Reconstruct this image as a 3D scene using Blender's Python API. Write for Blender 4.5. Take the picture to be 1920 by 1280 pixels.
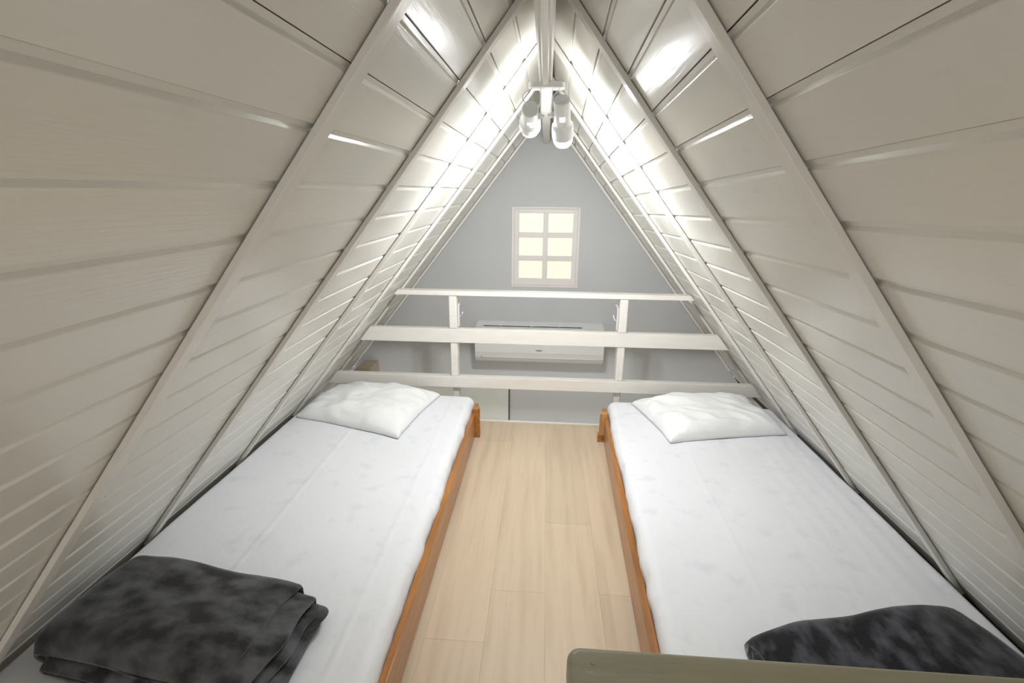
import bpy, bmesh, math, random
from mathutils import Vector, Matrix, noise
random.seed(7)
for o in list(bpy.data.objects):
    bpy.data.objects.remove(o)
scene = bpy.context.scene
COL = scene.collection
S = 0.83            # metres per survey unit (from the photograph's perspective fit)
ZF = 1.525          # eye height above the loft floor, survey units

def W(x, y, z):
    return Vector((x * S, y * S, (z + ZF) * S))

# ------------------------------------------------------------------ camera
cd = bpy.data.cameras.new('camera')
cam = bpy.data.objects.new('camera', cd)
COL.objects.link(cam)
scene.camera = cam
cd.sensor_width = 36.0
cd.lens = 895.62 / 1920 * 36.0
cd.clip_start = 0.01
PI_, YA, RO = 0.2967, 0.0677, 0.0082
Fv = Vector((-math.sin(YA) * math.cos(PI_), math.cos(YA) * math.cos(PI_), -math.sin(PI_)))
Rv = Vector((math.cos(YA), math.sin(YA), 0))
Uv = Rv.cross(Fv)
R2 = math.cos(RO) * Rv + math.sin(RO) * Uv
U2 = -math.sin(RO) * Rv + math.cos(RO) * Uv
m = Matrix((R2, U2, -Fv)).transposed().to_4x4()
m.translation = W(0, 0, 0)
cam.matrix_world = m

# ------------------------------------------------------------------ light, exposure
wd = bpy.data.worlds.new('world')
scene.world = wd
wd.use_nodes = True
wd.node_tree.nodes['Background'].inputs[0].default_value = (1.0, 0.99, 0.965, 1)
wd.node_tree.nodes['Background'].inputs[1].default_value = 1.5
BULB = 185.0
BEAM_W = 16.5      # watts thrown forward by each spotlight
LOW_W = 4.0       # unseen fill light added in the room below
vs = scene.view_settings
vs.view_transform = 'Standard'
vs.look = 'None'
vs.gamma = 1.0
vs.use_curve_mapping = False
vs.exposure = 0.42

# ------------------------------------------------------------------ materials
def mat(name, color, rough=0.5, spec=0.5, var=0.0, vscale=(6, 6, 6), var_col=None, bump=0.0,
        bscale=(60, 60, 60), emit=None, estr=0.0, sheen=0.0, objrand=0.0, detail=6.0, ramp=(0.35, 0.7),
        rvar=0.0, coat=0.0, metallic=0.0, bdist=0.002, local=False):
    M = bpy.data.materials.new(name)
    M.use_nodes = True
    nt = M.node_tree
    N, L = nt.nodes, nt.links
    b = N['Principled BSDF']
    b.inputs['Base Color'].default_value = (*color, 1)
    b.inputs['Roughness'].default_value = rough
    b.inputs['Specular IOR Level'].default_value = spec
    b.inputs['Metallic'].default_value = metallic
    if sheen:
        b.inputs['Sheen Weight'].default_value = sheen
        b.inputs['Sheen Roughness'].default_value = 0.4
    if coat:
        b.inputs['Coat Weight'].default_value = coat
        b.inputs['Coat Roughness'].default_value = 0.15
    if emit:
        b.inputs['Emission Color'].default_value = (*emit, 1)
        b.inputs['Emission Strength'].default_value = estr
    if local:
        pos = N.new('ShaderNodeTexCoord').outputs['Object']
    else:
        pos = N.new('ShaderNodeNewGeometry').outputs['Position']

    def nz(scale, det=detail):
        mp = N.new('ShaderNodeMapping')
        mp.inputs['Scale'].default_value = scale
        L.new(pos, mp.inputs['Vector'])
        t = N.new('ShaderNodeTexNoise')
        t.inputs['Scale'].default_value = 1.0
        t.inputs['Detail'].default_value = det
        L.new(mp.outputs[0], t.inputs['Vector'])
        return t.outputs['Fac']
    colsock = None
    if var:
        r = N.new('ShaderNodeValToRGB')
        r.color_ramp.elements[0].position = ramp[0]
        r.color_ramp.elements[1].position = ramp[1]
        c2 = var_col or tuple(c * (1 - var) for c in color)
        r.color_ramp.elements[0].color = (*color, 1)
        r.color_ramp.elements[1].color = (*c2, 1)
        L.new(nz(vscale), r.inputs[0])
        colsock = r.outputs[0]
    if objrand:
        oi = N.new('ShaderNodeObjectInfo')
        mr = N.new('ShaderNodeMapRange')
        mr.inputs['To Min'].default_value = 1 - objrand
        mr.inputs['To Max'].default_value = 1 + objrand
        L.new(oi.outputs['Random'], mr.inputs[0])
        mx = N.new('ShaderNodeVectorMath')
        mx.operation = 'SCALE'
        if colsock:
            L.new(colsock, mx.inputs[0])
        else:
            mx.inputs[0].default_value = color
        L.new(mr.outputs[0], mx.inputs['Scale'])
        colsock = mx.outputs[0]
    if colsock:
        L.new(colsock, b.inputs['Base Color'])
    if rvar:
        mr = N.new('ShaderNodeMapRange')
        mr.inputs['To Min'].default_value = max(0.02, rough - rvar)
        mr.inputs['To Max'].default_value = rough + rvar
        L.new(nz((9, 9, 9), 3), mr.inputs[0])
        L.new(mr.outputs[0], b.inputs['Roughness'])
    if bump:
        bp = N.new('ShaderNodeBump')
        bp.inputs['Strength'].default_value = bump
        bp.inputs['Distance'].default_value = bdist
        L.new(nz(bscale), bp.inputs['Height'])
        L.new(bp.outputs[0], b.inputs['Normal'])
    return M

PAINT_C = (0.71, 0.695, 0.635)
PAINT = mat('cream_gloss_paint', PAINT_C, 0.24, 0.5, var=0.09, vscale=(60, 9, 60), ramp=(0.62, 0.85),
            bump=0.22, bscale=(190, 12, 190), objrand=0.025, rvar=0.06)
PAINT2 = mat('cream_batten_paint', (0.72, 0.695, 0.645), 0.3, 0.5, var=0.06, vscale=(20, 60, 20), ramp=(0.5, 0.8),
             bump=0.2, bscale=(40, 120, 40), rvar=0.05)
PAINT3 = mat('white_beam_paint', (0.76, 0.73, 0.68), 0.34, 0.5, var=0.07, vscale=(8, 40, 40), ramp=(0.45, 0.8),
             bump=0.25, bscale=(25, 120, 120))
DARKWOOD = mat('bare_dark_timber', (0.075, 0.062, 0.04), 0.75, 0.2, var=0.5, vscale=(60, 6, 60), bump=0.3)
GREY = mat('grey_wall_paint', (0.52, 0.525, 0.52), 0.6, 0.3, var=0.05, vscale=(3, 3, 3), bump=0.08, bscale=(220, 220, 220))
SAGE = mat('sage_board_paint', (0.375, 0.355, 0.255), 0.4, 0.4, var=0.12, vscale=(6, 60, 90), bump=0.4, bscale=(25, 90, 160))
DOORP = mat('pale_door_paint', (0.62, 0.63, 0.57), 0.4, 0.4, var=0.04)
UNDER = mat('underside_board', (0.45, 0.42, 0.36), 0.7, 0.2, var=0.1)
WHITEPL = mat('white_plastic', (0.80, 0.80, 0.80), 0.35, 0.5, var=0.02)
ACW = mat('air_conditioner_plastic', (0.78, 0.78, 0.76), 0.3, 0.5, var=0.02)
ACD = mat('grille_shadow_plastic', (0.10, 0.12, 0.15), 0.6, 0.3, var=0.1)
MARK = mat('dark_print', (0.10, 0.10, 0.09), 0.5, 0.3, var=0.1)
SHEET = mat('white_printed_sheet', (0.80, 0.81, 0.835), 0.85, 0.15, var=0.1, vscale=(15, 15, 15),
            var_col=(0.74, 0.757, 0.795), ramp=(0.57, 0.72), detail=2.5, bump=0.25, bscale=(45, 30, 45), bdist=0.004)
PILLOW = mat('white_pillowcase', (0.87, 0.87, 0.87), 0.9, 0.1, var=0.03, vscale=(10, 10, 10), bump=0.3,
             bscale=(38, 38, 38), bdist=0.006)
WOODB = mat('orange_varnished_pine', (0.47, 0.185, 0.036), 0.3, 0.5, var=0.45, vscale=(60, 5, 60), bump=0.1,
            bscale=(120, 10, 120), coat=0.3)
WOODL = mat('pale_varnished_pine', (0.55, 0.30, 0.12), 0.35, 0.5, var=0.3, vscale=(60, 60, 5))
FLOOR = mat('pale_oak_vinyl', (0.62, 0.50, 0.36), 0.42, 0.4, var=0.3, vscale=(30, 2.0, 30),
            var_col=(0.50, 0.39, 0.265), ramp=(0.45, 0.8), bump=0.08, bscale=(160, 8, 160), objrand=0.04)
GAP = mat('floor_underlay', (0.34, 0.27, 0.19), 0.8, 0.2, var=0.1)
TRIMW = mat('white_metal_trim', (0.8, 0.8, 0.78), 0.3, 0.5, var=0.03)
BEIGE = mat('beige_timber', (0.50, 0.42, 0.31), 0.6, 0.3, var=0.15, vscale=(10, 60, 60))
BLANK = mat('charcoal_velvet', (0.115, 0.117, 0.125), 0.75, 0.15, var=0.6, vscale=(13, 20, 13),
            var_col=(0.026, 0.026, 0.027), ramp=(0.36, 0.62), bump=0.5, bscale=(260, 260, 260), sheen=0.35, detail=5.0)  # blotches paint the lighter and darker sheen of the nap into the colour
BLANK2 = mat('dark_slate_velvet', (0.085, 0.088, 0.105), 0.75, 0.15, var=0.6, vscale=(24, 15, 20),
             var_col=(0.014, 0.015, 0.018), ramp=(0.36, 0.58), bump=0.5, bscale=(260, 260, 260), sheen=0.3, detail=5.0)  # nap shading put into the base colour as dark patches
WFRAME = mat('window_frame_paint', (0.72, 0.68, 0.65), 0.4, 0.4, var=0.03)
PANE = mat('frosted_backlit_pane', (0.5, 0.48, 0.42), 0.25, 0.5, var=0.03, emit=(1.0, 0.91, 0.73), estr=0.44)
BULBM = mat('lit_bulb', (0.9, 0.9, 0.9), 0.4, 0.3, var=0.01, emit=(0.95, 0.975, 1.0), estr=BULB)
LEAK = mat('lit_vent_slot', (0.9, 0.9, 0.9), 0.4, 0.3, var=0.01, emit=(1.0, 0.98, 0.95), estr=2.5)
LAMPG = mat('grey_lamp_cap', (0.80, 0.83, 0.83), 0.4, 0.4, var=0.04)
LAMPW = mat('white_lamp_enamel', (0.86, 0.87, 0.88), 0.35, 0.5, var=0.02)

# ------------------------------------------------------------------ helpers
def link(name, me, m=None, parent=None):
    o = bpy.data.objects.new(name, me)
    COL.objects.link(o)
    if m is not None and me is not None and not me.materials:
        me.materials.append(m)
    if parent is not None:
        o.parent = parent
    return o

def tag(o, label=None, cat=None, group=None, kind=None):
    if label: o['label'] = label
    if cat: o['category'] = cat
    if group: o['group'] = group
    if kind: o['kind'] = kind
    return o

def empty(name, loc=(0, 0, 0), rz=0.0):
    o = bpy.data.objects.new(name, None)
    COL.objects.link(o)
    o.location = loc
    o.rotation_euler = (0, 0, rz)
    return o

def to_mesh(bm, name, smooth=False):
    bmesh.ops.recalc_face_normals(bm, faces=bm.faces[:])
    me = bpy.data.meshes.new(name)
    bm.to_mesh(me)
    bm.free()
    if smooth:
        for p in me.polygons: p.use_smooth = True
    return me

def box(name, a, b, m, parent=None, bevel=0.0, seg=2):
    """axis aligned box between corners a and b (metres)"""
    bm = bmesh.new()
    bmesh.ops.create_cube(bm, size=1)
    a, b = Vector(a), Vector(b)
    for v in bm.verts:
        v.co = Vector([(a[i] + b[i]) / 2 + v.co[i] * abs(b[i] - a[i]) for i in range(3)])
    if bevel:
        bmesh.ops.bevel(bm, geom=bm.edges[:], offset=bevel, segments=seg, affect='EDGES', profile=0.5)
    return link(name, to_mesh(bm, name), m, parent)

def prism_mesh(name, pts0, pts1, smooth=False, bevel=0.0):
    """closed polygon loops pts0 -> pts1 joined to a solid"""
    bm = bmesh.new()
    v0 = [bm.verts.new(p) for p in pts0]
    v1 = [bm.verts.new(p) for p in pts1]
    n = len(v0)
    bm.faces.new(v0)
    bm.faces.new(v1)
    for i in range(n):
        bm.faces.new((v0[i], v0[(i + 1) % n], v1[(i + 1) % n], v1[i]))
    if bevel:
        bmesh.ops.bevel(bm, geom=bm.edges[:], offset=bevel, segments=2, affect='EDGES', profile=0.5)
    return to_mesh(bm, name, smooth)

def tube_mesh(name, pts, r, seg=8, closed_ends=True):
    bm = bmesh.new()
    pts = [Vector(p) for p in pts]
    rings = []
    for i, p in enumerate(pts):
        d = (pts[min(i + 1, len(pts) - 1)] - pts[max(i - 1, 0)]).normalized()
        up = Vector((0, 0, 1)) if abs(d.z) < 0.95 else Vector((1, 0, 0))
        a = d.cross(up).normalized()
        b = d.cross(a)
        rings.append([bm.verts.new(p + r * (math.cos(t) * a + math.sin(t) * b)) for t in [2 * math.pi * k / seg for k in range(seg)]])
    for i in range(len(rings) - 1):
        for k in range(seg):
            bm.faces.new((rings[i][k], rings[i][(k + 1) % seg], rings[i + 1][(k + 1) % seg], rings[i + 1][k]))
    if closed_ends:
        bm.faces.new(rings[0]); bm.faces.new(rings[-1])
    return to_mesh(bm, name, True)

def lathe_mesh(name, prof, origin, axis, seg=32, sharp=True):
    """prof: list of (distance along axis, radius)"""
    bm = bmesh.new()
    axis = Vector(axis).normalized()
    up = Vector((0, 0, 1)) if abs(axis.z) < 0.95 else Vector((0, 1, 0))
    a = axis.cross(up).normalized()
    b = axis.cross(a)
    origin = Vector(origin)
    rings = []
    for (d, r) in prof:
        c = origin + axis * d
        if r < 1e-6:
            rings.append([bm.verts.new(c)])
        else:
            rings.append([bm.verts.new(c + r * (math.cos(2 * math.pi * k / seg) * a + math.sin(2 * math.pi * k / seg) * b)) for k in range(seg)])
    for i in range(len(rings) - 1):
        A, B = rings[i], rings[i + 1]
        for k in range(seg):
            k2 = (k + 1) % seg
            if len(A) == 1 and len(B) > 1: bm.faces.new((A[0], B[k], B[k2]))
            elif len(B) == 1 and len(A) > 1: bm.faces.new((A[k], A[k2], B[0]))
            elif len(A) > 1: bm.faces.new((A[k], A[k2], B[k2], B[k]))
    if len(rings[0]) > 1: bm.faces.new(rings[0])
    if len(rings[-1]) > 1: bm.faces.new(rings[-1])
    return to_mesh(bm, name, not sharp)

# ------------------------------------------------------------------ sloping walls (A-frame) with boards and battens
H, XR = 0.6025, -0.0154
TL, TR = 0.8965, 0.9008
YB, YW = -1.75, 3.873        # open end behind the viewer, gable wall (survey units)

def roofpt(side, s, y, h=0.0):
    t = TL if side < 0 else TR
    x = XR + side * s * math.cos(t) - side * math.sin(t) * h
    z = H - s * math.sin(t) - math.cos(t) * h
    return W(x, y, z)

ROOF = {}
for side, nm, s0, w, mm, batt in (
        (-1, 'wall_left', 0.7472, 0.1199, -0.0112, (-1.53, -0.93, -0.33, 0.255, 0.8671, 1.47, 2.0586, 2.632, 3.195, 3.735)),
        (1, 'wall_right', 0.7280, 0.1196, 0.0359, (-1.53, -0.93, -0.33, 0.255, 0.8583, 1.47, 2.0682, 2.65, 3.22, 3.74))):
    smax = 2.72
    B0, B1 = -0.018, -0.05
    back = prism_mesh(nm, [roofpt(side, -0.03, YB, B0), roofpt(side, smax, YB, B0), roofpt(side, smax, YB, B1), roofpt(side, -0.03, YB, B1)],
                      [roofpt(side, -0.03, YW, B0), roofpt(side, smax, YW, B0), roofpt(side, smax, YW, B1), roofpt(side, -0.03, YW, B1)])
    wall = link(nm, back, UNDER)
    tag(wall, ('left' if side < 0 else 'right') + ' sloping wall of glossy cream boards crossed by thin battens', kind='structure')
    ROOF[side] = wall
    # one board profile, (s offset, height), survey units
    reb = 0.0100
    prof = [(0.0, -0.017), (0.0, -0.0052), (reb, -0.0052), (reb + 0.0052, -0.0012), (reb + 0.0064, -0.0004),
            (reb + 0.0080, 0.0), (w - 0.0032, 0.0), (w - 0.0022, -0.0010), (w - 0.0020, -0.017)]
    g0 = s0 - 0.0075
    me_paint = None
    i0 = -6
    i1 = 16
    bmesh_b = {}
    for i in range(i0, i1 + 1):
        # boards below the paint line on the right are bare timber
        m_ = PAINT
        if side > 0 and g0 + i * w > 2.475: m_ = DARKWOOD
        key = m_.name
        base = roofpt(side, g0, 0)
        if key not in bmesh_b:
            p0 = [roofpt(side, g0 + a + mm * (YB - 1.47), YB, h) - base for a, h in prof]
            p1 = [roofpt(side, g0 + a + mm * (YW - 1.47), YW, h) - base for a, h in prof]
            bmesh_b[key] = prism_mesh('board', p0, p1)
            bmesh_b[key].materials.append(m_)
        o = link('board', bmesh_b[key], None, wall)
        o.location = roofpt(side, g0 + i * w, 0, random.uniform(-0.0008, 0.0008))
        if m_ is DARKWOOD: o['label'] = 'bare dark timber board below the paint'
    # battens
    bh, bw = 0.0175, 0.040
    send = 2.475 if side < 0 else 2.475
    def batten_mesh(sa, sb):
        pr = [(0.0, 0.0022), (0.0, bh), (bw, bh), (bw, 0.0022)]
        b_ = roofpt(side, 0, 0)
        return prism_mesh('batten', [roofpt(side, sa, a, h) - b_ for a, h in pr],
                          [roofpt(side, sb, a, h) - b_ for a, h in pr], bevel=0.0016)
    bme = batten_mesh(0.03, send)
    for y in batt:
        o = link('batten', bme, PAINT2, wall)
        o.location = roofpt(side, 0, y)

# ridge board with the cable cover along its underside
ridge = empty('ridge_beam', W(XR, 0, 0.37))
tag(ridge, 'glossy cream ridge beam running along the peak of the attic', 'beam')
def rl(p): return Vector(p) - ridge.location
bt = 0.0225
prof = [(-bt, 0.575), (-bt, 0.376), (-bt + 0.006, 0.370), (bt - 0.006, 0.370), (bt, 0.376), (bt, 0.575)]
link('beam_body', prism_mesh('beam_body', [rl(W(XR + a, YB, z)) for a, z in prof], [rl(W(XR + a, YW, z)) for a, z in prof]), PAINT2, ridge)
ct = 0.0105
prof = [(-ct, 0.370), (-ct, 0.360), (-ct + 0.003, 0.3565), (ct - 0.003, 0.3565), (ct, 0.360), (ct, 0.370)]
link('cable_cover', prism_mesh('cable_cover', [rl(W(XR + a, YB, z)) for a, z in prof], [rl(W(XR + a, 1.785, z)) for a, z in prof]), PAINT2, ridge)

# ------------------------------------------------------------------ gable wall, lower room
LOW = -ZF - 2.4 / S
def roofx(side, z):
    return XR + side * (H - z) / math.tan(TL if side < 0 else TR)
wl, wr, wb, wt = -0.271, 0.266, -0.715, -0.085
bm = bmesh.new()
def poly(pts):
    f = bm.faces.new([bm.verts.new(W(x, YW, z)) for x, z in pts])
    return f
zk = -ZF
XL, XRR = roofx(-1, zk), roofx(1, zk)
zl = lambda x, s: H - (x - XR) * s * math.tan(TL if s < 0 else TR)
faces = [poly([(XL, LOW), (wl, LOW), (wl, zl(wl, -1)), (XL, zk)]),
         poly([(wr, LOW), (XRR, LOW), (XRR, zk), (wr, zl(wr, 1))]),
         poly([(wl, LOW), (wr, LOW), (wr, wb), (wl, wb)]),
         poly([(wl, wt), (wr, wt), (wr, zl(wr, 1)), (XR, H), (wl, zl(wl, -1))])]
r = bmesh.ops.extrude_face_region(bm, geom=faces)
for v in [g for g in r['geom'] if isinstance(g, bmesh.types.BMVert)]:
    v.co.y += 0.12
wallb = link('wall_back', to_mesh(bm, 'wall_back'), GREY)
tag(wallb, 'plain grey gable wall with a small window', kind='structure')
tag(box('floor', W(-1.75, YB, LOW - 0.05), W(1.75, YW, LOW), FLOOR), 'floor of the room below', kind='structure').name = 'floor_lower'
for s, nm in ((-1, 'wall_lower_left'), (1, 'wall_lower_right')):
    xa = XL if s < 0 else XRR
    tag(box(nm, W(xa + s * 0.0, 0.5, LOW), W(xa + s * 0.06, YW, zk), GREY), 'lower side wall beneath the loft', kind='structure')

ldl = bpy.data.lights.new('lower_fill_light', 'POINT')  # added fill to brighten the lower wall, no fixture modelled
ldl.energy = LOW_W
ldl.shadow_soft_size = 0.12
lol = bpy.data.objects.new('lower_fill_light', ldl)
COL.objects.link(lol)
lol.location = W(0.3, 2.6, -ZF - 0.35)
# window
win = empty('window_1', W((wl + wr) / 2, YW, wb))
tag(win, 'small six-pane window with pale frame in the grey gable wall', kind='structure')
def wbox(name, x0, x1, z0, z1, y0, y1, m_, bev=0.0015, par=None):
    o = box(name, W(x0, y0, z0) - win.location, W(x1, y1, z1) - win.location, m_, win, bev)
    return o
ww, wh = wr - wl, wt - wb
gx = [0.105, 0.462, 0.535, 0.900]
gz = [0.073, 0.310, 0.373, 0.602, 0.664, 0.892]
yf, yb_ = YW + 0.012, YW + 0.045
wbox('casing', wl, wl + 0.02, wb, wt, YW - 0.004, YW + 0.06, WFRAME)
wbox('casing', wr - 0.02, wr, wb, wt, YW - 0.004, YW + 0.06, WFRAME)
wbox('casing', wl + 0.02, wr - 0.02, wt - 0.013, wt, YW - 0.004, YW + 0.06, WFRAME)
wbox('casing', wl + 0.02, wr - 0.02, wb, wb + 0.015, YW - 0.006, YW + 0.06, WFRAME)
X = lambda f: wl + f * ww
Z = lambda f: wt - f * wh
wbox('sash_stile', wl + 0.02, X(gx[0]), wb + 0.015, wt - 0.013, yf, yb_, WFRAME)
wbox('sash_stile', X(gx[3]), wr - 0.02, wb + 0.015, wt - 0.013, yf, yb_, WFRAME)
wbox('sash_rail', X(gx[0]), X(gx[3]), Z(gz[0]), wt - 0.013, yf, yb_, WFRAME)
wbox('sash_rail', X(gx[0]), X(gx[3]), wb + 0.015, Z(gz[5]), yf, yb_, WFRAME)
wbox('glazing_bar', X(gx[1]), X(gx[2]), Z(gz[5]), Z(gz[0]), yf + 0.003, yb_, WFRAME)
for k in (1, 3):
    for a, b in ((0, 1), (2, 3)):
        wbox('glazing_bar', X(gx[a]), X(gx[b]), Z(gz[k + 1]), Z(gz[k]), yf + 0.005, yb_, WFRAME)
for a, b in ((0, 1), (2, 3)):
    for k in (0, 2, 4):
        wbox('pane', X(gx[a]), X(gx[b]), Z(gz[k + 1]), Z(gz[k]), yf + 0.020, yf + 0.026, PANE, 0)

# door on the lower level
door = box('door_1', W(-1.285, YW - 0.03, LOW), W(-0.288, YW, -1.60), DOORP, None, 0.003)
tag(door, 'pale door leaf on the grey wall seen below the railing', kind='structure')
jamb = box('trim_2', W(-0.287, YW - 0.018, LOW), W(-0.276, YW, -1.59), MARK, None, 0)
tag(jamb, 'dark edge gap beside the pale door', kind='structure')

# ------------------------------------------------------------------ loft floor
YE = 3.045
fl = box('floor', W(-1.70, YB, -ZF - 0.12), W(1.67, YE, -ZF - 0.0075), GAP)
tag(fl, 'pale oak plank loft floor between the beds', kind='structure')
pw, pl = 0.2165, 1.446
joints = {-2: 1.307, -1: 1.545, 0: 1.977, 1: 1.555}
rj = random.Random(3)
pme = {}
for k in range(-8, 8):
    x0 = 0.037 + k * pw
    x1 = x0 + pw
    x0c, x1c = max(x0, -1.70), min(x1, 1.67)
    j = joints.get(k, 1.0 + rj.random() * 1.4)
    ys = [j + n * pl for n in range(-4, 4)]
    for ya, yb in zip(ys[:-1], ys[1:]):
        ya, yb = max(ya, YB), min(yb, YE)
        if yb - ya < 0.03: continue
        key = (round(x1c - x0c, 4), round(yb - ya, 4))
        cen = W((x0c + x1c) / 2, (ya + yb) / 2, -ZF)
        if key not in pme:
            g = 0.00015
            o = box('plank', W(x0c, ya, -ZF - 0.0075) - cen + Vector((g, g, 0)), W(x1c, yb, -ZF) - cen - Vector((g, g, 0)), FLOOR, fl, 0.0003, 1)
            pme[key] = o.data
        else:
            o = link('plank', pme[key], None, fl)
        o.location = cen
edge = box('trim_1', W(-1.60, YE - 0.004, -ZF - 0.09), W(0.155, YE + 0.014, -ZF + 0.006), TRIMW, None, 0.001)
tag(edge, 'white edging strip along the open end of the loft floor', kind='structure')
edge2 = box('trim_3', W(0.155, YE - 0.002, -ZF - 0.09), W(1.60, YE + 0.014, -ZF + 0.004), TRIMW, None, 0.001)
tag(edge2, 'second length of white floor edging strip by the right bed', kind='structure')

# ------------------------------------------------------------------ railing
rail = empty('loft_railing', W(-0.02, 3.08, -ZF))
tag(rail, 'cream painted wooden railing of three horizontal boards and two posts', 'railing')
def rpart(name, a, b, m_, bev): 
    return box(name, W(*a) - rail.location, W(*b) - rail.location, m_, rail, bev)
def beam(name, z0, z1, y0, y1, bev=0.0025):
    pts = lambda y: [W(roofx(-1, z0) + 0.012, y, z0) - rail.location, W(roofx(1, z0) - 0.012, y, z0) - rail.location,
                     W(roofx(1, z1) - 0.012, y, z1) - rail.location, W(roofx(-1, z1) + 0.012, y, z1) - rail.location]
    return link(name, prism_mesh(name, pts(y0), pts(y1), bevel=bev), PAINT3, rail)
beam('top_rail', -0.628, -0.597, 3.03, 3.10)
beam('middle_board', -0.949, -0.853, 3.03, 3.078)
beam('bottom_board', -1.272, -1.19, 3.03, 3.078)
for x0, x1 in ((-0.626, -0.572), (0.487, 0.541)):
    rpart('post', (x0, 3.036, -0.853), (x1, 3.118, -0.628), PAINT3, 0.006)
    rpart('post', (x0 + 0.003, 3.036, -1.19), (x1 - 0.001, 3.118, -0.949), PAINT3, 0.006)
    rpart('post', (x0 + 0.006, 3.06, -1.60), (x1 - 0.003, 3.118, -1.272), PAINT3, 0.006)
# coat hooks on the inner post faces
for sx, x0, lab in ((1, -0.572, 'small white plastic hook strip on the left railing post'),
                    (-1, 0.487, 'small white plastic hook strip on the right railing post')):
    hk = empty('hook_strip', W(x0, 3.10, -0.86))
    tag(hk, lab, 'hook', 'hooks on the railing posts')
    lw = lambda x, y, z: W(x, y, z) - hk.location
    box('back_plate', lw(x0, 3.085, -0.850), lw(x0 + sx * 0.006, 3.112, -0.700), WHITEPL, hk, 0.0015)
    link('prong', tube_mesh('prong', [lw(x0 + sx * 0.004, 3.098, -0.715), lw(x0 + sx * 0.008, 3.098, -0.69), lw(x0 + sx * 0.016, 3.098, -0.677), lw(x0 + sx * 0.024, 3.098, -0.674)], 0.0035), WHITEPL, hk)
    link('prong', tube_mesh('prong', [lw(x0 + sx * 0.004, 3.098, -0.785), lw(x0 + sx * 0.018, 3.098, -0.782), lw(x0 + sx * 0.026, 3.098, -0.765), lw(x0 + sx * 0.027, 3.098, -0.750)], 0.003), WHITEPL, hk)

# beige timber block low on the gable wall
blk = box('timber_block', W(-1.56, 3.62, -1.52), W(-1.435, YW, -1.395), BEIGE, None, 0.004)
tag(blk, 'beige timber block low in the left corner behind the railing', 'block')

# ------------------------------------------------------------------ air conditioner
AX0, AX1 = -0.549, 0.487
ac = empty('air_conditioner', W((AX0 + AX1) / 2, YW, -1.345))
tag(ac, 'white split air conditioner mounted on the grey wall under the window', 'air conditioner')
al = lambda x, d, z: W(x, YW - d, z) - ac.location
prof = [(0.0, -1.010), (0.150, -1.016), (0.188, -1.030), (0.206, -1.055), (0.214, -1.15), (0.212, -1.215), (0.200, -1.262), (0.178, -1.295), (0.14, -1.318), (0.08, -1.335), (0.0, -1.345)]
me = prism_mesh('body', [al(AX0, d, z) for d, z in prof], [al(AX1, d, z) for d, z in prof])
body = link('body', me, ACW, ac)
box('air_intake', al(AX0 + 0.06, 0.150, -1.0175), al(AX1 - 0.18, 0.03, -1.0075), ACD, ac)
for (xa, xb) in ((AX0 + 0.055, -0.105), (-0.085, AX1 - 0.175)):
    for k in range(4):
        d0 = 0.028 + k * 0.035
        box('grille_slat', al(xa, d0 + 0.017, -1.012), al(xb, d0, -1.003), ACW, ac, 0.0008, 1)
box('grille_divider', al(-0.105, 0.152, -1.012), al(-0.085, 0.026, -1.002), ACW, ac, 0.0008, 1)
for x in (AX0 + 0.055, -0.35, 0.12, AX1 - 0.18):
    box('grille_divider', al(x, 0.152, -1.012), al(x + 0.010, 0.026, -1.002), ACW, ac, 0.0008, 1)
box('louvre_line', al(AX0 + 0.05, 0.203, -1.2630), al(AX1 - 0.05, 0.197, -1.2605), LAMPG, ac)
# brand mark (illegible at this size): a short dark underline with two letter stems
lg = box('brand_mark', al(-0.055, 0.2155, -1.196), al(-0.006, 0.2125, -1.191), MARK, ac)
for x in (-0.038, -0.026, -0.010):
    box('brand_letter', al(x, 0.2155, -1.191), al(x + 0.003, 0.2125, -1.186), MARK, ac)
for k in range(4):
    box('indicator', al(0.355 + k * 0.022, 0.2035, -1.2655), al(0.361 + k * 0.022, 0.198, -1.260), LAMPG, ac)
for k in range(3):
    box('spec_mark', al(-0.522 + k * 0.012, 0.2045, -1.270), al(-0.520 + k * 0.012, 0.196, -1.248), LAMPG if k < 2 else MARK, ac)

# ------------------------------------------------------------------ spotlight fixture
PY = 1.83
fx = empty('spotlight_fixture', W(-0.0115, PY, 0.37))
tag(fx, 'white twin spotlight fixture lit under the ridge beam', 'lamp')
fl_ = lambda x, y, z: W(x, y, z) - fx.location
bm = bmesh.new()
NP = 40
top, bot = [], []
for k in range(NP):
    a = 2 * math.pi * k / NP
    ca, sa = math.cos(a), math.sin(a)
    x = -0.0115 + 0.0625 * math.copysign(abs(ca) ** 0.45, ca)
    y = PY + 0.030 * math.copysign(abs(sa) ** 0.7, sa)
    top.append(bm.verts.new(fl_(x, y, 0.3695)))
    bot.append(bm.verts.new(fl_(x, y, 0.352)))
bm.faces.new(top); bm.faces.new(bot)
for k in range(NP):
    bm.faces.new((top[k], top[(k + 1) % NP], bot[(k + 1) % NP], bot[k]))
link('mounting_plate', to_mesh(bm, 'mounting_plate'), LAMPW, fx)
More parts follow.
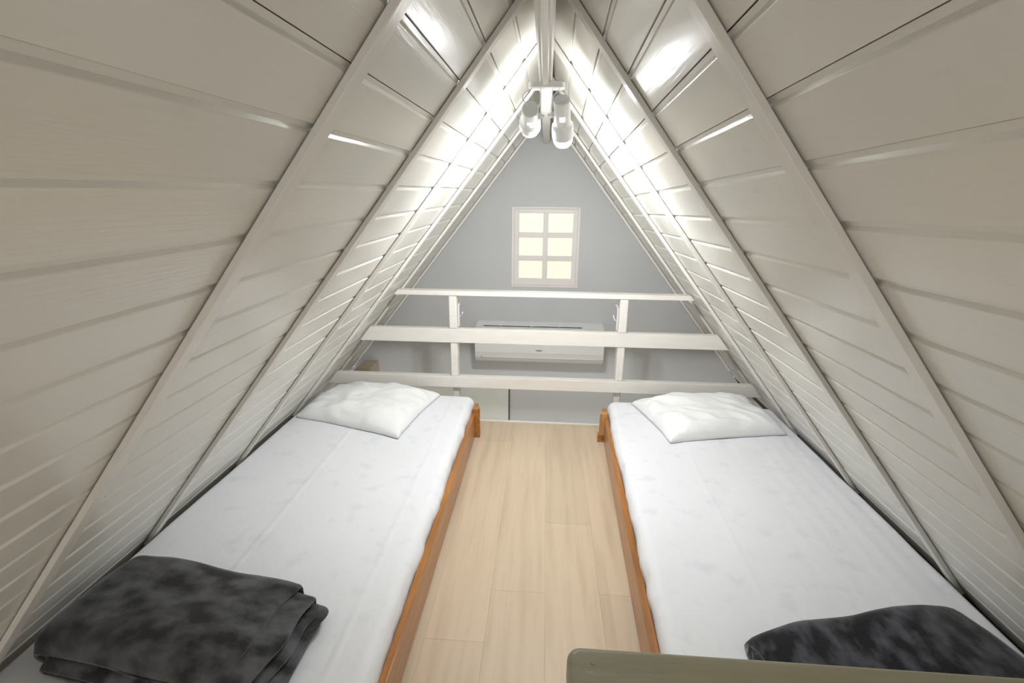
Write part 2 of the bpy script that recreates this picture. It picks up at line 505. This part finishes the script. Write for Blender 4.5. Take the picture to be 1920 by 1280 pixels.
for cx, cap, axis, px, sd in ((-0.066, (-0.0655, 1.775, 0.280), (-0.03, 0.965, -0.24), -0.0315, -1),
                              (0.041, (0.0405, 1.795, 0.311), (0.075, 0.72, -0.69), 0.0085, 1)):
    ax = Vector(axis).normalized()
    c0 = fl_(*cap)
    u = S
    spot = link('spotlight', lathe_mesh('spotlight', [(0.0, 0.0265 * u), (0.002 * u, 0.0285 * u), (0.092 * u, 0.0290 * u), (0.096 * u, 0.0330 * u),
                                               (0.102 * u, 0.0385 * u), (0.146 * u, 0.0395 * u), (0.148 * u, 0.0375 * u), (0.140 * u, 0.034 * u), (0.126 * u, 0.020 * u)], c0, ax), LAMPW, fx)
    link('end_cap', lathe_mesh('end_cap', [(-0.0015 * u, 0.0255 * u), (-0.0005 * u, 0.0278 * u), (0.004 * u, 0.0287 * u)], c0, ax), LAMPG, spot)
    link('bulb', lathe_mesh('bulb', [(0.128 * u, 0.022 * u), (0.142 * u, 0.033 * u), (0.166 * u, 0.0345 * u), (0.177 * u, 0.030 * u), (0.185 * u, 0.019 * u), (0.189 * u, 0.0)], c0, ax, sharp=False), BULBM, spot)
    ld = bpy.data.lights.new('spotlight_beam', 'SPOT')
    ld.energy = BEAM_W
    ld.spot_size = math.radians(172)
    ld.spot_blend = 0.7
    ld.shadow_soft_size = 0.03
    ld.color = (0.95, 0.975, 1.0)
    lo = bpy.data.objects.new('spotlight_beam', ld)
    COL.objects.link(lo)
    lo.parent = spot
    lo.location = c0 + ax * 0.197 * u
    dn = (ax + Vector((0, -0.15, -0.85))).normalized()
    lo.rotation_euler = (-dn).to_track_quat('Z', 'Y').to_euler()
    # grommet and cable
    link('grommet', lathe_mesh('grommet', [(-0.006 * u, 0.0), (-0.006 * u, 0.004 * u), (0.0, 0.005 * u)], c0, ax, 12), WHITEPL, spot)
    c = Vector(cap)
    if sd < 0:
        pth = [c, c + Vector((-0.01, -0.012, 0.012)), c + Vector((-0.026, -0.010, 0.028)), c + Vector((-0.026, 0.015, 0.05)), c + Vector((0.0, 0.04, 0.068)), c + Vector((0.014, 0.05, 0.078))]
    else:
        pth = [c, c + Vector((-0.012, -0.010, 0.004)), c + Vector((-0.028, -0.006, -0.001)), c + Vector((-0.030, 0.008, 0.012)), c + Vector((-0.014, 0.022, 0.032)), c + Vector((-0.004, 0.032, 0.046))]
    # smooth the path
    P = [fl_(*p) for p in pth]
    for _ in range(2):
        Q = [P[0]]
        for a, b in zip(P[:-1], P[1:]):
            Q += [a * 0.75 + b * 0.25, a * 0.25 + b * 0.75]
        Q.append(P[-1]); P = Q
    link('cable', tube_mesh('cable', P, 0.0016), LAMPG, fx)
    # bracket arm and pivot knob
    mid = c + ax * 0.058
    xa, xb = px - 0.0022, px + 0.0022
    arm = box('bracket', fl_(xa, mid.y - 0.006, mid.z - 0.010), fl_(xb, mid.y + 0.006, 0.353), LAMPW, fx, 0.0006, 1)
    kx = Vector((1, 0, 0)) * (-sd)
    link('pivot_knob', lathe_mesh('pivot_knob', [(-0.010 * u, 0.010 * u), (0.001 * u, 0.011 * u), (0.004 * u, 0.008 * u), (0.014 * u, 0.0045 * u)], fl_(px, mid.y, mid.z), kx, 16), WHITEPL, arm)
    # lit vent slots on the upper side
    side_v = ax.cross(Vector((0, 0, 1))).normalized()
    upv = side_v.cross(ax).normalized()
    face = (-Vector((cap[0], cap[1], cap[2])).normalized())
    face = (face - ax * face.dot(ax)).normalized()
    tv = ax.cross(face).normalized()
    for k in range(3):
        bm = bmesh.new()
        bmesh.ops.create_cube(bm, size=1)
        cc = c0 + ax * (0.050 + k * 0.0065) * u + face * 0.0286 * u
        for v in bm.verts:
            q = v.co.copy()
            v.co = cc + tv * q.x * 0.018 * u + ax * q.y * 0.0036 * u + face * q.z * 0.003 * u
        link('vent_slot', to_mesh(bm, 'vent_slot'), LEAK if k != 1 or sd > 0 else LEAK, spot)

# ------------------------------------------------------------------ beds
def make_bed(side, origin, rz, lab, group):
    """local frame: x grows from the aisle face of the near side rail towards the sloping wall"""
    root = empty('bed_frame', origin, rz)
    tag(root, lab, 'bed', group)
    f = side
    def pb(name, a, b, m_, bev=0.002, par=None):
        a = (a[0] * f * S, a[1] * S, a[2] * S); b = (b[0] * f * S, b[1] * S, b[2] * S)
        return box(name, a, b, m_, par or root, bev)
    y0, y1 = 0.70, 2.965
    pb('side_rail', (0.0, y0, 0.022), (0.027, y1, 0.170), WOODB, 0.003)
    pb('side_rail', (1.045, y0, 0.022), (1.072, y1, 0.066), WOODB, 0.003)
    pb('head_board', (0.027, y1 - 0.027, 0.022), (1.045, y1, 0.066), WOODB)
    pb('foot_board', (0.027, y0, 0.022), (1.045, y0 + 0.027, 0.130), WOODB)
    lx = (-0.028, 0.0)
    lm = WOODB if side < 0 else WOODL
    for yy in (2.80, y0 + 0.05):
        lg_ = pb('leg', (lx[0], yy, 0.0 if side < 0 else 0.05), (0.018 if yy < 1 else 0.018, yy + 0.035, 0.203), lm, 0.002)
        if side > 0:
            pb('foot_block', (-0.036, yy + 0.004, 0.0), (-0.004, yy + 0.04, 0.055), WOODB, 0.002, lg_)
        pb('leg', (1.015, yy, 0.0), (1.045, yy + 0.035, 0.066), WOODB, 0.002)
    ns = 11
    for k in range(ns):
        yy = y0 + 0.09 + k * (y1 - y0 - 0.24) / (ns - 1)
        pb('slat', (0.027, yy, 0.052), (1.045, yy + 0.08, 0.068), WOODL, 0.001)
    return root

XLF = -0.425
make_bed(-1, W(XLF, 0, -ZF), 0.0, 'low orange pine bed frame along the left sloping wall', None)
RA = -math.atan(0.026)
RX0 = 0.366 - 0.026 * 1.31
make_bed(1, W(RX0, 0, -ZF), RA, 'low orange pine bed frame along the right sloping wall', None)

def make_mattress(side, origin, rz, lab, seed, creases, fine, x1=1.094, taper=0.0):
    NX, NY = 96, 200
    x0, y0, y1 = 0.027, 0.735, 2.985
    zb, zt = 0.070, 0.226
    rad = 0.05
    ro = 0.026
    bm = bmesh.new()
    def prof(t, a, b):
        return a + (b - a) * t
    # closed tube of cross-sections along y: top strip then sides
    sec = []
    nt = NX
    # top from x0 to x1 with rounded shoulders, then down sides, flat bottom
    pts = []
    for k in range(9):
        a = math.pi - (math.pi / 2) * k / 8
        pts.append((x0 + rad + rad * math.cos(a), zt - rad + rad * math.sin(a)))
    for k in range(1, nt):
        pts.append((x0 + rad + (x1 - x0 - rad - ro) * k / nt, zt))
    for k in range(9):
        a = math.pi / 2 - (math.pi / 2) * k / 8
        pts.append((x1 - ro + ro * math.cos(a), zt - ro + ro * math.sin(a)))
    for k in range(1, 5): pts.append((x1 - 0.02 * k / 4 * 1.5, zt - ro + (zb - zt + ro) * k / 4))
    for k in range(1, 6): pts.append((x1 - 0.03 + (x0 + 0.012 - x1 + 0.03) * k / 6, zb))
    for k in range(0, 4): pts.append((x0 + 0.012 * (1 - k / 4), zb + (zt - rad - zb) * k / 4))
    rings = []
    cr = 0.06
    for j in range(NY + 1):
        t = j / NY
        # denser at the ends
        tt = 0.5 - 0.5 * math.cos(math.pi * t) if (t < 0.12 or t > 0.88) else t
        tt = t
        y = y0 + (y1 - y0) * tt
        e = min(y - y0, y1 - y)
        q = max(0.0, 1 - e / cr)
        inset = cr * (1 - math.sqrt(max(0.0, 1 - q * q)))
        ring = []
        for (x, z) in pts:
            # round plan corners and end shoulders
            xx = x
            lo, hi = x0, x1
            x = x + taper * (1 - (y - y0) / (y1 - y0)) * (x - x0) / (x1 - x0)
            xx = (x - (lo + hi) / 2) * (1 - 0.85 * inset / ((hi - lo) / 2)) + (lo + hi) / 2
            zz = z - (inset * 0.75 if z > zb + 0.05 else 0)
            n = noise.noise(Vector((x * 3 + seed, y * 2, 0.3))) * 0.006
            n += noise.noise(Vector((x * 9 + seed, y * 7, 1.3))) * 0.0022
            if z > zt - 0.02:
                for cx, amp in creases:
                    n += amp * math.exp(-((x - cx - 0.006 * noise.noise(Vector((y * 2, cx, 0)))) / 0.006) ** 2)
                if fine:
                    n += fine * math.sin(x * 95 + 2.0 * noise.noise(Vector((y, x * 2, seed)))) * max(0, (x - 0.35)) 
                zz += n
            else:
                # skirt of the sheet billows a little
                wob = noise.noise(Vector((y * 7 + seed, z * 9, 3.1))) * 0.010 + noise.noise(Vector((y * 23 + seed, z * 9, 5.1))) * 0.005
                if abs(x - x0) < 0.05: xx += wob * 0.8
                elif abs(x - x1) < 0.05: xx -= wob * 0.4
            ring.append(bm.verts.new(Vector((side * xx * S, y * S, zz * S))))
        rings.append(ring)
    n = len(pts)
    for j in range(NY):
        for k in range(n):
            bm.faces.new((rings[j][k], rings[j][(k + 1) % n], rings[j + 1][(k + 1) % n], rings[j + 1][k]))
    bm.faces.new(rings[0]); bm.faces.new(rings[-1])
    o = link('mattress', to_mesh(bm, 'mattress', True), SHEET)
    o.location = origin
    o.rotation_euler = (0, 0, rz)
    tag(o, lab, 'mattress', 'mattresses')
    return o

make_mattress(-1, W(XLF, 0, -ZF), 0.0, 'thin mattress in a white printed sheet on the left bed frame', 1.7,
              [(0.665, 0.0035), (0.158, 0.0030)], 0.0)
make_mattress(1, W(RX0, 0, -ZF), RA, 'thin mattress in a white printed sheet on the right bed frame', 8.2,
              [(0.40, 0.0022), (0.17, 0.0015)], 0.0012, 1.070, 0.055)

# ------------------------------------------------------------------ pillows
def make_pillow(corners, hmax, seed, lab, wr):
    FL, FR, BR, BL = [Vector((a[0], a[1])) for a in corners]
    N = 72
    bm = bmesh.new()
    base = 0.232
    def surf(i, j, top):
        u, v = 2 * i / N - 1, 2 * j / N - 1
        eu, ev = 1 - abs(u) ** 2.6, 1 - abs(v) ** 2.6
        prof = max(0.0, eu * ev) ** 0.46
        # concave edges between the pulled corners
        u2 = u * (1 - 0.045 * (1 - v * v))
        v2 = v * (1 - 0.06 * (1 - u * u))
        # wavy hem
        u2 += 0.012 * noise.noise(Vector((v * 3, seed, 0))) * abs(u) ** 6
        v2 += 0.020 * noise.noise(Vector((u * 3.5, seed + 4, 0))) * abs(v) ** 6
        a, b = (u2 + 1) / 2, (v2 + 1) / 2
        p = FL * (1 - a) * (1 - b) + FR * a * (1 - b) + BR * a * b + BL * (1 - a) * b
        h = 0.0
        if top:
            h = hmax * prof * (0.86 + 0.28 * (b - 0.4))
            w = noise.noise(Vector((p.x * 5 + seed, p.y * 5, 0))) * 0.016
            w += wr * (1 - abs(noise.noise(Vector((p.x * 6 + p.y * 9 + seed, p.y * 5 - p.x * 4, 2.0)))) * 2.2) * 0.018 * (1.4 - prof)
            w += noise.noise(Vector((p.x * 16 + seed, p.y * 19, 1))) * 0.004
            h += w * min(1.0, prof * 1.6)
            h += 0.010 + 0.012 * max(0, noise.noise(Vector((u * 3 + seed, v * 3, 9))))
        return W(p.x, p.y, base - ZF + h + (0.004 if top else 0.0))
    g = {}
    for top in (1, 0):
        for i in range(N + 1):
            for j in range(N + 1):
                g[top, i, j] = bm.verts.new(surf(i, j, top))
        for i in range(N):
            for j in range(N):
                bm.faces.new((g[top, i, j], g[top, i + 1, j], g[top, i + 1, j + 1], g[top, i, j + 1]))
    for i in range(N):
        for j in (0, N):
            bm.faces.new((g[1, i, j], g[1, i + 1, j], g[0, i + 1, j], g[0, i, j]))
            bm.faces.new((g[1, j, i], g[1, j, i + 1], g[0, j, i + 1], g[0, j, i]))
    o = link('pillow', to_mesh(bm, 'pillow', True), PILLOW)
    tag(o, lab, 'pillow', 'pillows')
    return o

make_pillow([(-1.475, 2.53), (-0.785, 2.325), (-0.680, 2.92), (-1.40, 2.985)], 0.100, 2.3, 'flat white pillow at the head of the left bed', 0.9)
make_pillow([(0.712, 2.40), (1.395, 2.55), (1.335, 2.975), (0.585, 2.90)], 0.108, 6.1, 'plump wrinkled white pillow at the head of the right bed', 1.3)

# ------------------------------------------------------------------ folded blankets
def sheet_loop(path, th):
    """offset an open (x,z) path to a closed outline with rounded ends"""
    L_, R_ = [], []
    n = len(path)
    for i in range(n):
        a = path[max(i - 1, 0)]; b = path[min(i + 1, n - 1)]
        d = Vector((b[0] - a[0], b[1] - a[1])).normalized()
        nn = Vector((-d.y, d.x))
        p = Vector(path[i])
        L_.append(p + nn * th / 2); R_.append(p - nn * th / 2)
    def capend(p, d):
        out = []
        for k in (1, 2, 3):
            a = math.pi / 2 - math.pi * k / 4
            nn = Vector((-d.y, d.x))
            out.append(p + (d * math.cos(a) + nn * math.sin(a)) * th / 2)
        return out
    dend = (Vector(path[-1]) - Vector(path[-2])).normalized()
    dsta = (Vector(path[0]) - Vector(path[1])).normalized()
    return L_ + capend(Vector(path[-1]), dend) + R_[::-1] + capend(Vector(path[0]), dsta)

def cpath(xl, xt, xb, zt, zb):
    r = (zt - zb) / 2
    pts = []
    n = 16
    for k in range(n): pts.append((xt + (xl + r - xt) * k / n, zt))
    for k in range(9):
        a = math.pi / 2 + math.pi * k / 8
        pts.append((xl + r + r * math.cos(a), (zt + zb) / 2 + r * math.sin(a)))
    for k in range(1, n + 1): pts.append((xl + r + (xb - xl - r) * k / n, zb))
    return pts

def make_blanket(flip, loc, rz, wd_, dp, units, m_, seed, lab, sqm=0.45):
    bm = bmesh.new()
    NY = 44
    for (path, th, yo0, yo1, kk) in units:
        loop = sheet_loop(path, th)
        rings = []
        for j in range(NY + 1):
            v = 2 * j / NY - 1
            ya, yb = -dp / 2 + yo0, dp / 2 - yo1
            y = (ya + yb) / 2 + (yb - ya) / 2 * v
            sq = (1 - abs(v) ** 6) ** 0.5 * (1 - sqm) + sqm
            ring = []
            for p in loop:
                x, z = p.x, p.y
                edge_ = max(0.0, (x - wd_ * 0.72) / (wd_ * 0.3))
                wob = noise.noise(Vector((y * 9 + seed, kk * 3.3, 0.5))) * 0.024 * min(1, edge_)
                zz = z * sq
                lift = max(0.0, min(1.0, z / 0.05))
                zz += lift * (noise.noise(Vector((x * 6 + seed, y * 6, 0.1))) * 0.012 + noise.noise(Vector((x * 17 + seed, y * 17, 2))) * 0.0025)
                zz += lift * 0.008 * (1 - (2 * x / wd_ - 1) ** 2)
                zz += edge_ * 0.006 * noise.noise(Vector((y * 14 + kk * 5, seed, 3)))
                # the open edges sag
                zz -= lift * 0.016 * max(0, edge_) ** 2
                xx = x + wob - 0.030 * edge_ * abs(v) ** 8 + 0.012 * noise.noise(Vector((y * 5, seed, 7)))
                ring.append(bm.verts.new(Vector((flip * (xx - wd_ / 2), y + 0.010 * noise.noise(Vector((x * 5, seed, kk))), max(zz, 0.001)))))
            rings.append(ring)
        n = len(loop)
        for j in range(NY):
            for k in range(n):
                bm.faces.new((rings[j][k], rings[j][(k + 1) % n], rings[j + 1][(k + 1) % n], rings[j + 1][k]))
        bm.faces.new(rings[0]); bm.faces.new(rings[-1])
    o = link('folded_blanket', to_mesh(bm, 'folded_blanket', True), m_)
    o.location = loc
    o.rotation_euler = (0, 0, rz)
    tag(o, lab, 'blanket', 'folded blankets')
    return o

wB = 0.60
uL = [(cpath(0.0, wB - 0.085, wB - 0.010, 0.108, 0.046), 0.0150, 0, 0, 0),
      (cpath(0.016, wB - 0.040, wB - 0.030, 0.0925, 0.0615), 0.0145, 0.006, 0.006, 1),
      (cpath(0.026, wB + 0.000, wB - 0.02, 0.036, 0.008), 0.0145, -0.012, 0.002, 2),
      (cpath(0.050, wB - 0.015, wB - 0.01, 0.0265, 0.0175), 0.0085, 0.000, 0.006, 3)]
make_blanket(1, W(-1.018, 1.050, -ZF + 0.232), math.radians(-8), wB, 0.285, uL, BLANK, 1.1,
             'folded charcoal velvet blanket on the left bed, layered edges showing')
wR = 0.40
uR = [(cpath(0.0, wR - 0.03, wR - 0.00, 0.088, 0.008), 0.0145, 0, 0, 0),
      (cpath(0.018, wR - 0.012, wR - 0.03, 0.071, 0.025), 0.0145, 0.012, 0.008, 1),
      (cpath(0.036, wR - 0.03, wR - 0.02, 0.0555, 0.0405), 0.0130, 0.022, 0.010, 2)]
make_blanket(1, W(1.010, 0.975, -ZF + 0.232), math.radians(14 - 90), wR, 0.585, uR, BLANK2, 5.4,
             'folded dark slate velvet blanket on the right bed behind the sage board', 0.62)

# ------------------------------------------------------------------ stair guard in the near right corner
gd = empty('stair_guard', W(0.5, 0.45, -ZF))
tag(gd, 'sage painted flat guard plank with rounded corner in the near right foreground', 'guard rail')
gl = lambda x, y, z: W(x, y, z) - gd.location
ZG = -0.694
def plank_loop(x0, x1, y0, y1, r, z):
    out = []
    for cx, cy, a0 in ((x0 + r, y0 + r, math.pi), (x1 - r, y0 + r, 1.5 * math.pi), (x1 - r, y1 - r, 0), (x0 + r, y1 - r, 0.5 * math.pi)):
        for k in range(7):
            a = a0 + math.pi / 2 * k / 6
            out.append(gl(cx + r * math.cos(a), cy + r * math.sin(a), z))
    return out
def guard_plank():
    x1 = roofx(1, ZG) - 0.035
    lv = [(0.0, -0.045), (0.0, -0.012)]
    for k in range(1, 6):
        a = math.pi / 2 * k / 5
        lv.append((0.012 * (1 - math.cos(a)), -0.012 + 0.012 * math.sin(a)))
    bm = bmesh.new()
    rings = [[bm.verts.new(p) for p in plank_loop(0.052 + i, x1 - i, 0.28 + i, 0.603 - i, 0.022 - i, ZG + z)] for i, z in lv]
    n = len(rings[0])
    for A, B in zip(rings[:-1], rings[1:]):
        for k in range(n):
            bm.faces.new((A[k], A[(k + 1) % n], B[(k + 1) % n], B[k]))
    bm.faces.new(rings[0]); bm.faces.new(rings[-1])
    return link('plank_top', to_mesh(bm, 'plank_top'), SAGE, gd)
pt = guard_plank()
for x in (0.075, 0.60):
    for y in (0.31, 0.53):
        box('post', gl(x, y, -ZF), gl(x + 0.05, y + 0.05, ZG - 0.045), SAGE, gd, 0.002)
for (x, y) in ((0.092, 0.572), (0.088, 0.530), (0.088, 0.32)):
    link('screw', lathe_mesh('screw', [(0.0, 0.0), (0.0, 0.003), (-0.0010, 0.0045), (-0.003, 0.0045)], gl(x, y, ZG + 0.0008), (0, 0, 1), 14), SAGE, pt)
